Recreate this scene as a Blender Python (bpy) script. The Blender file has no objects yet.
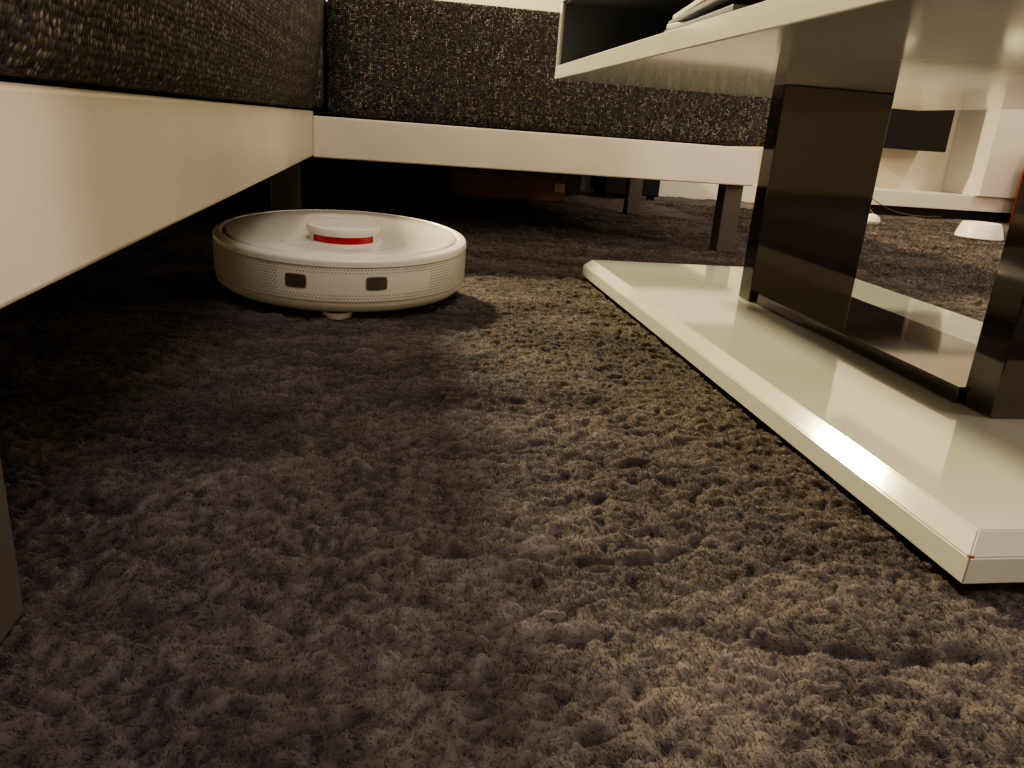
import bpy, bmesh, math, random
import numpy as np
from mathutils import Vector, Matrix
random.seed(4)
S=bpy.context.scene
COL=S.collection

# ---------------------------------------------------------------- helpers
def link(o,parent=None):
    COL.objects.link(o)
    if parent: o.parent=parent
    return o
def empty(name,loc=(0,0,0)):
    e=bpy.data.objects.new(name,None); e.location=loc; e.empty_display_size=.05
    return link(e)
def mesh_obj(name,bm,mat,parent=None,smooth=False,loc=None):
    me=bpy.data.meshes.new(name); bm.normal_update(); bm.to_mesh(me); bm.free()
    if smooth:
        for p in me.polygons: p.use_smooth=True
    o=bpy.data.objects.new(name,me)
    for m in (mat if isinstance(mat,(list,tuple)) else [mat]): me.materials.append(m)
    if loc: o.location=loc
    return link(o,parent)
def box(name,x0,x1,y0,y1,z0,z1,mat,parent=None,bev=0.0,seg=3,sub=0,fn=None,smooth=False):
    bm=bmesh.new(); bmesh.ops.create_cube(bm,size=1)
    for v in bm.verts:
        v.co=Vector(((x0+x1)/2+v.co.x*(x1-x0),(y0+y1)/2+v.co.y*(y1-y0),(z0+z1)/2+v.co.z*(z1-z0)))
    if bev>0: bmesh.ops.bevel(bm,geom=bm.edges[:],offset=bev,segments=seg,profile=.5,affect='EDGES')
    if fn:
        for v in bm.verts: v.co=Vector(fn(*v.co))
    o=mesh_obj(name,bm,mat,parent,smooth or bev>0)
    if bev>0:
        m=o.modifiers.new('wn','WEIGHTED_NORMAL'); m.keep_sharp=False
    return o
def lathe(name,prof,mat,parent=None,seg=96,loc=(0,0,0),matidx=None):
    bm=bmesh.new(); rings=[]
    for r,z in prof:
        if r<1e-6: rings.append([bm.verts.new((0,0,z))]*seg)
        else: rings.append([bm.verts.new((r*math.cos(2*math.pi*i/seg),r*math.sin(2*math.pi*i/seg),z)) for i in range(seg)])
    for k in range(len(rings)-1):
        a,b=rings[k],rings[k+1]
        for i in range(seg):
            j=(i+1)%seg
            vs=[]
            for v in (a[i],a[j],b[j],b[i]):
                if v not in vs: vs.append(v)
            if len(vs)>2:
                f=bm.faces.new(vs)
                if matidx: f.material_index=matidx[k]
    bmesh.ops.recalc_face_normals(bm,faces=bm.faces[:])
    o=mesh_obj(name,bm,mat,parent,True,loc)
    me=o.data
    me.set_sharp_from_angle(angle=math.radians(40))
    return o

class N:
    def __init__(s,name):
        s.m=bpy.data.materials.new(name); s.m.use_nodes=True
        s.t=s.m.node_tree; s.b=s.t.nodes['Principled BSDF']
    def n(s,typ,**kw):
        x=s.t.nodes.new(typ)
        for k,v in kw.items():
            if k in x.inputs: x.inputs[k].default_value=v
            else: setattr(x,k,v)
        return x
    def l(s,a,b): s.t.links.new(a,b)
    def coord(s,scale=(1,1,1),rot=0):
        c=s.n('ShaderNodeTexCoord'); m=s.n('ShaderNodeMapping'); m.inputs['Scale'].default_value=scale
        m.inputs['Rotation'].default_value=(0,0,rot)
        s.l(c.outputs['Object'],m.inputs['Vector']); return m.outputs['Vector']
    def ramp(s,fac,stops):
        r=s.n('ShaderNodeValToRGB'); e=r.color_ramp.elements
        e[0].position,e[0].color=stops[0][0],(*stops[0][1],1)
        e[1].position,e[1].color=stops[-1][0],(*stops[-1][1],1)
        for p,c in stops[1:-1]:
            k=e.new(p); k.color=(*c,1)
        s.l(fac,r.inputs[0]); return r.outputs[0]
    def mix(s,fac,a,b,mode='MIX'):
        x=s.n('ShaderNodeMix',data_type='RGBA',blend_type=mode)
        for v,i in ((fac,0),(a,6),(b,7)):
            if hasattr(v,'links'): s.l(v,x.inputs[i])
            else: x.inputs[i].default_value=v if i==0 else (*v,1)
        return x.outputs[2]
    def bump(s,h,strength,dist,prev=None):
        b=s.n('ShaderNodeBump'); b.inputs['Strength'].default_value=strength; b.inputs['Distance'].default_value=dist
        s.l(h,b.inputs['Height'])
        if prev: s.l(prev,b.inputs['Normal'])
        return b.outputs['Normal']
def simple(name,col,rough=.5,coat=0,noise=.06,nscale=12,bump=0.0,metal=0,bscale=200,spec=.5):
    k=N(name); v=k.coord()
    t=k.n('ShaderNodeTexNoise'); t.inputs['Scale'].default_value=nscale; t.inputs['Detail'].default_value=5; k.l(v,t.inputs['Vector'])
    c=k.ramp(t.outputs[0],[(.3,tuple(x*(1-noise) for x in col)),(.7,tuple(min(1,x*(1+noise)) for x in col))])
    k.l(c,k.b.inputs['Base Color']); k.b.inputs['Roughness'].default_value=rough
    k.b.inputs['Metallic'].default_value=metal; k.b.inputs['Coat Weight'].default_value=coat
    k.b.inputs['Coat Roughness'].default_value=.06; k.b.inputs['Specular IOR Level'].default_value=spec
    if bump:
        t2=k.n('ShaderNodeTexNoise'); t2.inputs['Scale'].default_value=bscale; t2.inputs['Detail'].default_value=3; k.l(v,t2.inputs['Vector'])
        k.l(k.bump(t2.outputs[0],bump,.002),k.b.inputs['Normal'])
    return k.m

# ---------------------------------------------------------------- materials
M_lacq=simple('white_lacquer',(.62,.64,.64),.07,coat=1,noise=.02,nscale=6,bump=.015,bscale=60,spec=.9)
M_under=simple('white_lacquer_underside',(.72,.71,.70),.12,coat=.5,noise=.03,nscale=5)
M_dark=simple('dark_brown_gloss',(.020,.016,.015),.05,coat=.8,noise=.15,nscale=5,spec=.5)
M_inside=simple('dark_grey_compartment',(.085,.095,.12),.4,noise=.1)
M_frame=simple('cream_painted_wood',(.85,.79,.71),.38,noise=.04,nscale=9,bump=.12,bscale=90)
M_metal=simple('sofa_leg_steel',(.13,.122,.118),.35,metal=.4,noise=.1)
M_black=simple('black_lining',(.012,.011,.011),.85)
M_robot=simple('robot_white_plastic',(.85,.82,.78),.3,noise=.015,nscale=4,spec=.5)
M_robtop=simple('robot_top_gloss',(.87,.845,.81),.13,coat=.4,noise=.01)
M_seam=simple('robot_seam_grey',(.30,.28,.26),.5)
M_hole=simple('perforation_dark',(.22,.205,.19),.5)
M_sens=simple('sensor_window',(.10,.085,.07),.15,coat=.5)
M_red=simple('red_translucent_band',(.62,.012,.05),.2,coat=.4,noise=.04)
M_tread=simple('black_rubber',(.015,.015,.015),.7)
M_wall=simple('painted_wall_cream',(.76,.70,.60),.7,noise=.03,nscale=3,bump=.1,bscale=150)
M_white=simple('painted_white_satin',(.80,.79,.76),.4,noise=.02,nscale=4)
M_ceil=simple('ceiling_paint',(.8,.79,.77),.9,noise=.02)
M_box=simple('brown_cardboard',(.26,.16,.12),.7,noise=.2)
M_paper=simple('magazine_paper',(.6,.58,.55),.5,noise=.1,nscale=30)
M_paper2=simple('magazine_cover',(.18,.2,.26),.3,noise=.3,nscale=18)
M_redbox=simple('red_card',(.26,.012,.015),.5,noise=.1)
M_cable=simple('cable_plastic',(.16,.11,.08),.5)
M_wood=simple('chipped_wood',(.25,.12,.05),.8,noise=.3,nscale=200)

def fabric():
    k=N('woven_boucle_fabric'); v=k.coord((270,270,225))
    w=k.n('ShaderNodeTexNoise'); w.inputs['Scale'].default_value=45; w.inputs['Detail'].default_value=2
    c0=k.coord(); k.l(c0,w.inputs['Vector'])
    add=k.n('ShaderNodeVectorMath',operation='MULTIPLY_ADD'); k.l(w.outputs[1],add.inputs[0]); add.inputs[1].default_value=(1.3,1.3,1.3); k.l(v,add.inputs[2])
    vo=k.n('ShaderNodeTexVoronoi'); vo.inputs['Scale'].default_value=1; vo.inputs['Randomness'].default_value=.45; k.l(add.outputs[0],vo.inputs['Vector'])
    sep=k.n('ShaderNodeSeparateColor'); k.l(vo.outputs['Color'],sep.inputs[0])
    base=k.ramp(sep.outputs[1],[(0,(.012,.0115,.012)),(.6,(.036,.033,.032)),(1,(.072,.065,.060))])
    fle=k.ramp(sep.outputs[0],[(.42,(0,0,0)),(.9,(1,1,1))])
    dm=k.ramp(vo.outputs['Distance'],[(.30,(1,1,1)),(.6,(0,0,0))])
    mk=k.mix(1.0,fle,dm,'MULTIPLY')
    n2=k.n('ShaderNodeTexNoise'); n2.inputs['Scale'].default_value=1; n2.inputs['Detail'].default_value=2
    k.l(k.coord((150,150,22)),n2.inputs['Vector'])
    pm=k.ramp(n2.outputs[0],[(.36,(.2,.2,.2)),(.60,(1,1,1))])
    mk2=k.mix(1.0,mk,pm,'MULTIPLY')
    col=k.mix(mk2,base,(.38,.345,.29))
    k.l(col,k.b.inputs['Base Color']); k.b.inputs['Roughness'].default_value=.85
    inv=k.n('ShaderNodeMath',operation='SUBTRACT'); inv.inputs[0].default_value=1; k.l(vo.outputs['Distance'],inv.inputs[1])
    k.l(k.bump(inv.outputs[0],.9,.004),k.b.inputs['Normal'])
    return k.m
M_fab=fabric()

def carpet_mat():
    k=N('cut_pile_carpet'); v=k.coord()
    def noise(sc,det=3,vec=None,dist=0):
        t=k.n('ShaderNodeTexNoise'); t.inputs['Scale'].default_value=sc; t.inputs['Detail'].default_value=det; t.inputs['Distortion'].default_value=dist; k.l(vec or v,t.inputs['Vector']); return t.outputs[0]
    big=noise(3.2,3); mid=noise(30,3)
    a=k.ramp(big,[(.35,(.122,.109,.122)),(.5,(.136,.122,.127)),(.65,(.154,.139,.140))])
    b=k.ramp(mid,[(.3,(.88,.86,.87)),(.7,(1.10,1.09,1.08))])
    c=k.mix(1,a,b,'MULTIPLY')
    st=k.ramp(noise(1,4,k.coord((5,11,1),.5),.8),[(.36,(.64,.62,.64)),(.5,(1,1,1)),(.64,(1.3,1.29,1.28))])
    c=k.mix(1,c,st,'MULTIPLY')
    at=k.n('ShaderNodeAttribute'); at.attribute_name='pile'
    e=k.ramp(at.outputs['Fac'],[(0,(.42,.41,.43)),(.5,(.88,.87,.87)),(1,(1.32,1.31,1.29))])  # tips lighter; shade of hollows and furrows painted into the pile colour
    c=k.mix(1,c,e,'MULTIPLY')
    k.l(c,k.b.inputs['Base Color']); k.b.inputs['Roughness'].default_value=.85
    k.b.inputs['Specular IOR Level'].default_value=.15
    k.b.inputs['Sheen Weight'].default_value=.3; k.b.inputs['Sheen Roughness'].default_value=.4
    k.b.inputs['Sheen Tint'].default_value=(.9,.88,.88,1)
    bn=k.bump(noise(600,2),.5,.0015)
    k.l(bn,k.b.inputs['Normal'])
    tr=k.n('ShaderNodeBsdfTranslucent'); k.l(c,tr.inputs['Color'])
    mx=k.n('ShaderNodeMixShader'); mx.inputs[0].default_value=.32
    out=[x for x in k.t.nodes if x.type=='OUTPUT_MATERIAL'][0]
    k.l(k.b.outputs[0],mx.inputs[1]); k.l(tr.outputs[0],mx.inputs[2]); k.l(mx.outputs[0],out.inputs['Surface'])
    return k.m
M_carpet=carpet_mat()

# ---------------------------------------------------------------- carpet floor
TT={}
def vnoise(x,y,seed):
    if seed not in TT: TT[seed]=np.random.RandomState(seed).rand(512,512)
    T=TT[seed]
    xi=np.floor(x).astype(int); yi=np.floor(y).astype(int)
    fx=x-xi; fy=y-yi; fx=fx*fx*(3-2*fx); fy=fy*fy*(3-2*fy)
    g=lambda a,b:T[a%512,b%512]
    return (g(xi,yi)*(1-fx)+g(xi+1,yi)*fx)*(1-fy)+(g(xi,yi+1)*(1-fx)+g(xi+1,yi+1)*fx)*fy
def axis(lo,f0,f1,hi,step):
    a=list(np.arange(f0,f1,step)); s=step; x=f1
    while x<hi: a.append(x); s*=1.04; x+=s
    a.append(hi); s=step; x=f0; pre=[]
    while x>lo: x-=s; s*=1.06; pre.append(x)
    pre[-1]=lo
    return np.array(pre[::-1]+a)
XL,XR,YF,YB,ZC=-1.7,3.6,-2.4,3.42,2.45
PX0,PX1,PY0,PY1=.343,.831,.352,1.325
def pilefield(X,Y):
    wx=X+.014*(vnoise(X*60,Y*60,1)-.5)+.006*(vnoise(X*160,Y*160,31)-.5); wy=Y+.013*(vnoise(X*60,Y*60,2)-.5)+.006*(vnoise(X*160,Y*160,32)-.5)
    v1=np.abs(2*vnoise(wx*65,wy*125,3)-1); v2=np.abs(2*vnoise(wx*125+wy*25,wy*210,4)-1)
    l1=np.clip(v1*1.6,0,1)**.85; l2=np.clip(v2*1.6,0,1)**.85
    l3=vnoise(wx*75,wy*120,14); l4=vnoise(wx*210,wy*260,15)
    return np.clip(.26*l1+.24*l2+.32*l3+.22*l4,0,1)
def furrow(X,Y):
    a=np.clip(1-np.abs(vnoise(X*7+3,Y*11,8)-.5)*20,0,1)*(vnoise(X*5,Y*5,9)>.5)
    b=np.clip(1-np.abs(vnoise(X*4,Y*16,18)-.5)*14,0,1)*np.clip((Y-1.15)*3,0,1)*(vnoise(X*6,Y*6,19)>.35)
    return np.maximum(a,b)
def nearplate(X,Y):
    d=np.maximum(np.maximum(PX0-X,X-PX1),np.maximum(PY0-Y,Y-PY1))
    return np.clip(1-d/.02,0,1)
def surf(X,Y):
    low=vnoise(X*9,Y*12,5)*.6+vnoise(X*28,Y*36,6)*.4
    p=pilefield(X,Y); fu=furrow(X,Y)
    z=-.0142+.0110*p+.008*(low-.3)-.004*fu-.003*nearplate(X,Y)
    return z, p, fu
xs=axis(XL,-.42,1.0,XR,.0022); ys=axis(YF,.14,1.5,YB,.0022)
X,Y=np.meshgrid(xs,ys)
Z,p,fu=surf(X,Y)
Z=Z+.0018*(vnoise(X*330,Y*330,77)-.5)*(Y>0)
Z=np.where((X>PX0-.003)&(X<PX1+.003)&(Y>PY0-.003)&(Y<PY1+.003),np.minimum(Z,-.004),np.minimum(Z,.003))
nx,ny=len(xs),len(ys)
V=[np.stack([X,Y,Z],-1).reshape(-1,3)]
A=[np.clip(-.25+1.5*p+.2*(vnoise(X*330,Y*330,77)-.5)-.25*fu,0,1).ravel()]  # painted shade: darker where pile is low and in furrows
idx=np.arange(nx*ny).reshape(ny,nx)
q=np.stack([idx[:-1,:-1],idx[:-1,1:],idx[1:,1:],idx[1:,:-1]],-1).reshape(-1,4)
rs=np.random.RandomState(11)
def blades(x0,x1,y0,y1,step,wid,ln):
    gx,gy=np.meshgrid(np.arange(x0,x1,step),np.arange(y0,y1,step))
    gx=gx.ravel()+rs.uniform(-.6,.6,gx.size)*step; gy=gy.ravel()+rs.uniform(-.6,.6,gy.size)*step
    keep=~((gx>PX0+.003)&(gx<PX1-.003)&(gy>PY0+.003)&(gy<PY1-.003))
    gx,gy=gx[keep],gy[keep]; n=gx.size
    z,p,fu=surf(gx,gy)
    nap=vnoise(gx*40,gy*40,21)*6.28*2; am=.0009
    ox=am*np.cos(nap)+rs.normal(0,.0010,n); oy=am*np.sin(nap)+rs.normal(0,.0010,n)
    L=ln*(.5+rs.rand(n))*(.6+.6*p)*(1-.35*fu)
    a=rs.uniform(0,math.pi,n); w=wid*(.7+.6*rs.rand(n))/2
    c,s=np.cos(a)*w,np.sin(a)*w
    zt=np.minimum(z+L,.005-.006*nearplate(gx,gy))
    b0=np.stack([gx-c,gy-s,z-.001],-1); b1=np.stack([gx+c,gy+s,z-.001],-1)
    t1=np.stack([gx+ox+c*.6,gy+oy+s*.6,zt],-1); t0=np.stack([gx+ox-c*.6,gy+oy-s*.6,zt],-1)
    v=np.stack([b0,b1,t1,t0],1).reshape(-1,3)
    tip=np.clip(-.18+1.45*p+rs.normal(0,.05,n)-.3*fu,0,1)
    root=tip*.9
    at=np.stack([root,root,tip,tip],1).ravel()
    return v,at
base=len(V[0])
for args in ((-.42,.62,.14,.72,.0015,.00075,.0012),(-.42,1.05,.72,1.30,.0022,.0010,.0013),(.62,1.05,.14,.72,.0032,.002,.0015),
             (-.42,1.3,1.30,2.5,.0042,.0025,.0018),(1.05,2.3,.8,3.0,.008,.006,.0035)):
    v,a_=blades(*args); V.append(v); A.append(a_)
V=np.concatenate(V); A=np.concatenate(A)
nb=(len(V)-base)//4
q=np.concatenate([q,(base+np.arange(nb*4)).reshape(-1,4)])
me=bpy.data.meshes.new('floor')
me.vertices.add(len(V)); me.vertices.foreach_set('co',V.ravel().astype(np.float32))
me.loops.add(q.size); me.loops.foreach_set('vertex_index',q.ravel().astype(np.int32))
me.polygons.add(len(q)); me.polygons.foreach_set('loop_start',(np.arange(len(q))*4).astype(np.int32))
me.polygons.foreach_set('use_smooth',np.ones(len(q),bool))
me.update(calc_edges=True)
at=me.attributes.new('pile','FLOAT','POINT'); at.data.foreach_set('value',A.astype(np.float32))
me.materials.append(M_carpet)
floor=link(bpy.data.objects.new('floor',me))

# ---------------------------------------------------------------- room shell
box('wall_back',XL-.1,XR+.1,YB,YB+.1,-.03,ZC,M_wall)
box('wall_left',XL-.1,XL,YF-.1,YB,-.03,ZC,M_wall)
box('wall_right',XR,XR+.1,YF-.1,YB,-.03,ZC,M_wall)
box('wall_front',XL,XR,YF-.1,YF,-.03,ZC,M_wall)
box('ceiling',XL-.1,XR+.1,YF-.1,YB+.1,ZC,ZC+.1,M_ceil)
box('floor_slab',XL-.1,XR+.1,YF-.1,YB+.1,-.06,-.03,M_black)
box('baseboard_back',XL,XR,YB-.015,YB,-.01,.07,M_white,bev=.003)

# ---------------------------------------------------------------- sofa
sofa=empty('sectional_sofa',(-.5,1.6,0))
def so(o): 
    o.matrix_parent_inverse=Matrix.Translation((.5,-1.6,0)); return o
def sbox(*a,**k): return so(box(*a,parent=sofa,**k))
XS,YS,XE,YE=-.156,1.705,.822,3.36
sbox('frame_left_section',XS-.028,XS,-1.0,YS+.02,.153,.243,M_frame,bev=.004)
sbox('frame_chaise_front',XS,XE,YS,YS+.028,.151,.234,M_frame,bev=.004)
sbox('frame_chaise_end',XE-.028,XE,YS+.028,YE,.151,.234,M_frame,bev=.004)
sbox('frame_rear',-1.05,XE-.028,YE-.028,YE,.155,.237,M_frame,bev=.004)
sbox('lining_left_section',-1.05,XS-.028,-1.0,YE-.028,.165,.24,M_black)
sbox('lining_chaise',XS-.028,XE-.028,YS+.028,YE-.028,.165,.232,M_black)
sbox('added_dark_block',-1.0,.76,3.10,YE-.03,.004,.165,M_black)  # unseen black block, added to keep the space under the sofa dark
def cushion(name,x0,x1,y0,y1,z0,z1,bulge=.012,r=.03):
    bm=bmesh.new(); bmesh.ops.create_cube(bm,size=1)
    bmesh.ops.subdivide_edges(bm,edges=bm.edges[:],cuts=14,use_grid_fill=True)
    sx,sy,sz=x1-x0,y1-y0,z1-z0
    for v in bm.verts:
        u=v.co*2
        p=Vector((u.x*sx/2,u.y*sy/2,u.z*sz/2))
        c=Vector([max(-s/2+r,min(s/2-r,t)) for s,t in ((sx,p.x),(sy,p.y),(sz,p.z))])
        d=p-c
        if d.length>1e-6: p=c+d.normalized()*r
        f=(1-u.y**4)*(1-u.z**2)
        if abs(u.x)>.99: p.x+=math.copysign(bulge*f,u.x)
        if abs(u.y)>.99: p.y+=math.copysign(bulge*(1-u.x**4)*(1-u.z**2),u.y)
        if abs(u.z)>.99: p.z+=u.z*bulge*.6*(1-u.x**4)*(1-u.y**4)
        v.co=p+Vector(((x0+x1)/2,(y0+y1)/2,(z0+z1)/2))
    return so(mesh_obj(name,bm,M_fab,sofa,True))
def lean(o,x,dx,z0,z1):
    for v in o.data.vertices:
        if v.co.x>x: v.co.x+=dx*max(0,min(1,(v.co.z-z0)/(z1-z0)))
cl=cushion('seat_left_section',-1.05,-.150,-1.0,1.70,.2425,.475,.006,.014)
lean(cl,-.3,.022,.25,.40)
cushion('seat_chaise',-.13,XE+.018,YS+.005,YE,.2335,.474,.003,.012)
cushion('seat_corner',-1.05,-.131,1.701,YE,.2435,.470,.004,.02)
cushion('backrest',-1.06,-.82,-1.0,YE,.47,.84,.02,.05)
def leg(name,x0,x1,y0,y1,zt): sbox(name,x0,x1,y0,y1,-.006,zt,M_metal,bev=.003)
leg('leg_1',.768,.812,1.735,1.78,.165)
leg('leg_2',.775,.82,2.50,2.545,.165)
leg('leg_3',-.245,-.185,1.72,1.78,.165)
leg('leg_4',-.232,-.174,.31,.358,.165)
leg('leg_5',-1.02,-.97,2.45,2.5,.165)
leg('leg_6',-1.02,-.97,-.8,-.75,.165)
leg('leg_7',-.235,-.185,-.85,-.8,.165)

# ---------------------------------------------------------------- coffee table
tab=empty('coffee_table',(.587,.80,0))
TI=Matrix.Translation((-.587,-.80,0))
def tbox(*a,**k):
    o=box(*a,parent=tab,**k); o.matrix_parent_inverse=TI; return o
def plate():
    x0,x1,y0,y1=PX0,PX1,PY0,PY1; zt,zb,ch=.030,.0,.012
    bm=bmesh.new()
    def ring(x0,x1,y0,y1,z): return [bm.verts.new(p) for p in ((x0,y0,z),(x1,y0,z),(x1,y1,z),(x0,y1,z))]
    R=[ring(x0,x1,y0,y1,zb),ring(x0,x1,y0,y1,zt-ch),ring(x0+ch,x1-ch,y0+ch,y1-ch,zt)]
    bm.faces.new(R[0][::-1]); bm.faces.new(R[-1])
    for a,b in zip(R,R[1:]):
        for i in range(4):
            j=(i+1)%4; bm.faces.new((a[i],a[j],b[j],b[i]))
    bmesh.ops.bevel(bm,geom=bm.edges[:],offset=.0009,segments=2,affect='EDGES')
    o=mesh_obj('base_plate',bm,M_lacq,tab,False); o.matrix_parent_inverse=TI
plate()
tbox('glides',.37,.80,.38,1.29,-.012,.0,M_black)
tbox('leg_far',.505,.662,1.006,1.040,.0305,.318,M_dark,bev=.0015)
tbox('leg_near',.518,.675,.553,.590,.0305,.318,M_dark,bev=.0015)
tbox('stretcher',.512,.655,.590,1.006,.0305,.046,M_dark,bev=.0015)
tbox('chip',.3433,.3465,.3525,.3545,.0172,.0192,M_wood)
TX0,TX1,TY0,TY1=.261,.913,.29,1.312
tbox('lower_board',TX0,TX1,TY0,TY1,.318,.338,M_under,bev=.0012)
tbox('top_board',TX0,TX1,TY0,TY1,.430,.452,M_lacq,bev=.0012)
tbox('end_panel_far',TX0,TX1,TY1-.016,TY1,.338,.430,M_lacq,bev=.0008)
tbox('end_panel_near',TX0,TX1,TY0,TY0+.016,.338,.430,M_lacq,bev=.0008)
tbox('compartment_end_lining',TX0+.004,TX1-.004,TY1-.020,TY1-.0162,.3385,.4295,M_inside)
tbox('compartment_back',.57,.585,TY0+.016,TY1-.02,.3385,.4295,M_inside)
tbox('compartment_ceiling',TX0+.004,TX1-.004,TY0+.016,TY1-.02,.426,.4298,M_inside)
mags=empty('magazine_stack',(.385,.77,.338))
for i in range(5):
    w,h=.19,.20
    o=box('magazine_%d'%(i+1),-w/2,w/2,-h/2,h/2,0,.005,M_paper if i%2==0 else M_paper2,parent=mags,bev=.001)
    o.location=(.012*random.uniform(-1,1),.01*random.uniform(-1,1),.0006+i*.0056); o.rotation_euler=(0,0,random.uniform(-.25,.25))

# ---------------------------------------------------------------- robot vacuum
rob=empty('robot_vacuum',(-.062,1.132,.0)); rob.rotation_euler=(math.radians(3.3),0,math.radians(2))
r=.1745
body=[(0,.012),(r-.020,.012),(r-.010,.014),(r-.003,.020),(r-.001,.026),(r,.034),(r,.078),(r-.0005,.0805),
      (r-.0025,.0825),(r-.006,.0835)]
lathe('shell',body,M_robot,rob,160)
lathe('top_rim',[(r-.006,.0835),(r-.0068,.0842),(r-.010,.0846),(r-.0115,.0835)],M_robot,rob,160)
lathe('rim_groove',[(r-.0115,.0835),(r-.0140,.0822),(r-.0150,.0833)],M_seam,rob,160)
lathe('top_cover',[(r-.0150,.0833),(r-.0165,.0850),(r-.02,.0858),(.10,.0870),(.05,.0874),(0,.0875)],M_robtop,rob,160)
lathe('bumper_seam',[(r+.0001,.0725),(r+.0006,.0728),(r+.0006,.0736),(r+.0001,.0739)],M_seam,rob,160)
lathe('lower_seam',[(r-.0005,.0292),(r+.0003,.0295),(r+.0003,.0303),(r-.0003,.0306)],M_seam,rob,160)
tl=(.002,-.076,.0868)
lathe('turret_base',[(.052,0),(.051,.0012),(.046,.002),(.0455,.0035)],M_robot,rob,96,tl)
lathe('turret_band',[(.0445,.003),(.0445,.0125)],M_red,rob,96,tl)
lathe('turret_cap',[(.0445,.0125),(.0475,.0125),(.0480,.014),(.0478,.0185),(.0465,.0212),(.043,.0225),(.02,.0232),(0,.0233)],M_robot,rob,96,tl)
def arcwall(name,degs):
    bm=bmesh.new()
    for a0,a1 in degs:
        n=40; prev=None
        for i in range(n+1):
            a=math.radians(a0+(a1-a0)*i/n)
            p=[bm.verts.new((.0458*math.cos(a),.0458*math.sin(a),z)) for z in (.002,.0130)]
            if prev: bm.faces.new((prev[0],p[0],p[1],prev[1]))
            prev=p
    mesh_obj(name,bm,M_robot,rob,True,tl)
arcwall('turret_pillars',((-35,215),))
bm=bmesh.new()
def arcstrip(bm,pts,w,z):
    prev=None
    for i,(x,y) in enumerate(pts):
        x2,y2=pts[min(i+1,len(pts)-1)]; x1,y1=pts[max(i-1,0)]
        t=Vector((x2-x1,y2-y1,0)).normalized(); nn=Vector((-t.y,t.x,0))*w/2
        p=[bm.verts.new((x+nn.x,y+nn.y,z)),bm.verts.new((x-nn.x,y-nn.y,z))]
        if prev: bm.faces.new((prev[0],prev[1],p[1],p[0]))
        prev=p
arcstrip(bm,[(.085*math.cos(a),-.068+.072*math.sin(a)) for a in np.linspace(math.radians(195),math.radians(345),40)],.0010,.0873)
mesh_obj('lid_seam',bm,M_seam,rob)
bm=bmesh.new()
for row in range(11):
    z=.0340+row*.0036
    for i in range(-64,65):
        deg=i*1.4+(0.7 if row%2 else 0)
        ang=math.radians(-90+deg); A_=abs(deg)
        full=A_>26
        if not full and row not in (0,1,9,10): continue
        if deg>0 and A_<40 and 1<row<9: continue
        rr=.00105 if full else .0008
        c=Vector((math.cos(ang),math.sin(ang),0)); t=Vector((-math.sin(ang),math.cos(ang),0))
        ctr=c*(r+.0003)+Vector((0,0,z))
        bm.faces.new([bm.verts.new(ctr+t*rr*math.cos(k*math.pi/3)+Vector((0,0,rr*math.sin(k*math.pi/3)))) for k in range(6)])
mesh_obj('perforations',bm,M_hole,rob)
def pane(name,adeg,w,h,z,off,mat):
    bm=bmesh.new(); nx_,nz_=12,8
    g=[]
    for i in range(nx_+1):
        col=[]
        for j in range(nz_+1):
            u=i/nx_*2-1; v=j/nz_*2-1
            uu=u*math.sqrt(1-.16*v*v*abs(v)*abs(v)); vv=v*math.sqrt(1-.16*u**4)
            a=math.radians(-90+adeg)+uu*w/2/r
            col.append(bm.verts.new(((r+off)*math.cos(a),(r+off)*math.sin(a),z+vv*h/2)))
        g.append(col)
    for i in range(nx_):
        for j in range(nz_): bm.faces.new((g[i][j],g[i+1][j],g[i+1][j+1],g[i][j+1]))
    return mesh_obj(name,bm,mat,rob,True)
for k_,a in ((1,-18),(2,14.5)):
    pane('sensor_bezel_%d'%k_,a,.0275,.0175,.0535,.0006,M_hole)
    pane('sensor_window_%d'%k_,a,.0250,.0150,.0535,.0010,M_sens)
def wheel(name,x,y,rad,w):
    bm=bmesh.new(); bmesh.ops.create_cone(bm,cap_ends=True,segments=32,radius1=rad,radius2=rad,depth=w)
    bmesh.ops.rotate(bm,verts=bm.verts[:],matrix=Matrix.Rotation(math.pi/2,3,'Y'))
    mesh_obj(name,bm,M_tread,rob,False,(x,y,rad-.006))
wheel('wheel_1',-.115,0,.032,.02); wheel('wheel_2',.115,0,.032,.02)
lathe('caster_wheel',[(0,-.003),(.012,-.002),(.018,.001),(.020,.0095)],M_robot,rob,40,(-.005,-.147,.003))

# ---------------------------------------------------------------- sideboard at the far right
sb=empty('sideboard',(2.6,3.2,0)); SI=Matrix.Translation((-2.6,-3.2,0))
def bx(*a,**k):
    o=box(*a,parent=sb,**k); o.matrix_parent_inverse=SI; return o
bx('plinth',1.95,3.45,3.12,3.40,-.004,.035,M_black)
bx('carcass',1.9,3.5,3.10,3.40,.035,.10,M_white,bev=.003)
bx('back_panel',1.9,3.5,3.32,3.40,.10,.70,M_wall)
bx('door_panel',2.52,3.5,3.08,3.32,.10,.70,M_white,bev=.003)
bx('niche_box',2.06,2.36,3.14,3.32,.27,.66,M_black,bev=.004)
bx('top',1.88,3.52,3.06,3.40,.70,.73,M_white,bev=.003)
box('red_storage_box',2.665,2.88,2.88,3.04,-.004,.29,M_redbox,bev=.004)
lathe('pet_bowl',[(0,0.004),(.07,0),(.074,.004),(.07,.02),(.060,.048),(.056,.052),(.052,.048),(.05,.02),(0,.015)],M_white,None,64,(1.97,2.36,-.003))
plug=empty('charging_cable',(1.76,2.66,0))
lathe('plug_head',[(0,0),(.028,.0),(.034,.010),(.030,.024),(.015,.034),(0,.036)],M_white,plug,40,(0,0,-.003))
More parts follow.
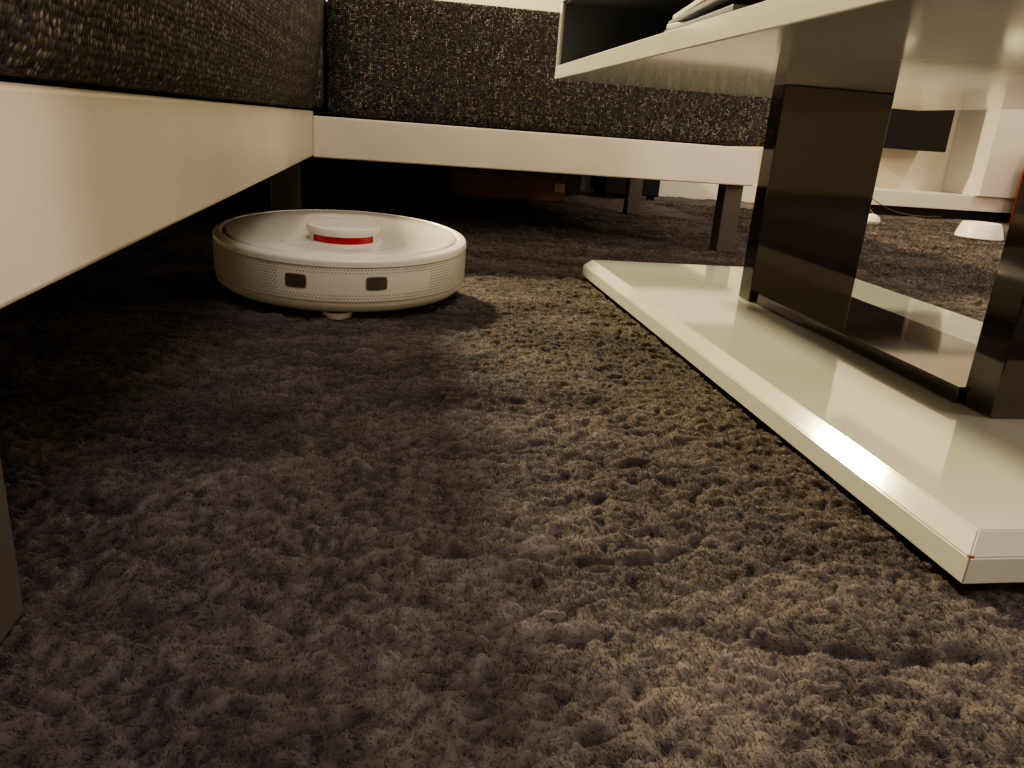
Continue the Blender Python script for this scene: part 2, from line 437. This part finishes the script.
cu=bpy.data.curves.new('cord','CURVE'); cu.dimensions='3D'; cu.bevel_depth=.0018; cu.bevel_resolution=3
sp=cu.splines.new('NURBS'); pts=[(0.02,0,.02),(.02,.12,.08),(.10,.25,.10),(.2,.3,.06),(.32,.32,.01),(.5,.36,.004),(.62,.44,.004)]
sp.points.add(len(pts)-1)
for p_,c_ in zip(sp.points,pts): p_.co=(*c_,1)
sp.use_endpoint_u=True; sp.order_u=4
cu.materials.append(M_cable); link(bpy.data.objects.new('cord',cu),plug)
stb=empty('cardboard_storage_box',(.43,2.92,0)) 
box('box_body',-.20,.20,-.12,.12,-.004,.075,M_box,parent=stb,bev=.003)
box('box_lid',-.205,.205,-.125,.125,.075,.09,M_box,parent=stb,bev=.003)
box('box_label',.16,.195,-.127,-.1255,.03,.06,M_paper,parent=stb)
sw=empty('dark_filler_box',(.975,3.22,0))  # made-up black box, darkens the bright wall gap seen under the sofa
box('filler_body',-.115,.115,-.12,.12,.012,.30,M_black,parent=sw,bev=.006)
for i,(a,b) in enumerate(((-.09,-.09),(.09,-.09),(-.09,.09),(.09,.09))): box('foot_%d'%(i+1),a-.012,a+.012,b-.012,b+.012,-.004,.012,M_tread,parent=sw)

# ---------------------------------------------------------------- lights
def area(name,loc,target,size,power,col):
    L=bpy.data.lights.new(name,'AREA'); L.shape='DISK'; L.size=size; L.energy=power; L.color=col
    o=bpy.data.objects.new(name,L); o.location=loc
    o.rotation_euler=(Vector(target)-Vector(loc)).to_track_quat('-Z','Y').to_euler(); link(o)
area('wall_lamp_light',(-.68,2.8,1.66),(.2,1.1,0),.22,145,(1,.82,.45))
area('overhead_fill',(.4,-.1,2.38),(.1,.8,0),1.3,23,(1,.90,.89))  # added soft fill from above the camera, no known fixture
area('side_fill',(2.6,-.4,1.2),(0,1.0,.2),.5,24,(1,.78,.64))  # added warm fill from the right, brightens the left sofa board
area('sideboard_fill',(3.0,2.0,2.2),(2.6,3.0,.2),.4,12,(1,.85,.68))  # added fill to brighten the sideboard, stands for no real lamp
W=bpy.data.worlds.new('World'); S.world=W; W.use_nodes=True
W.node_tree.nodes['Background'].inputs[0].default_value=(.9,.8,.75,1); W.node_tree.nodes['Background'].inputs[1].default_value=.15

# ---------------------------------------------------------------- camera
cam=bpy.data.cameras.new('camera'); cam.lens=27.07; cam.sensor_width=36; cam.clip_start=.01
co_=bpy.data.objects.new('camera',cam); link(co_)
m=Matrix(((.9864,-.0196,-.1631,0),(-.1481,.3229,-.9348,0),(.0710,.9462,.3156,.24),(0,0,0,1)))
co_.matrix_world=m
S.camera=co_
S.view_settings.view_transform='AgX'
S.view_settings.look='AgX - Medium High Contrast'
S.view_settings.exposure=.25
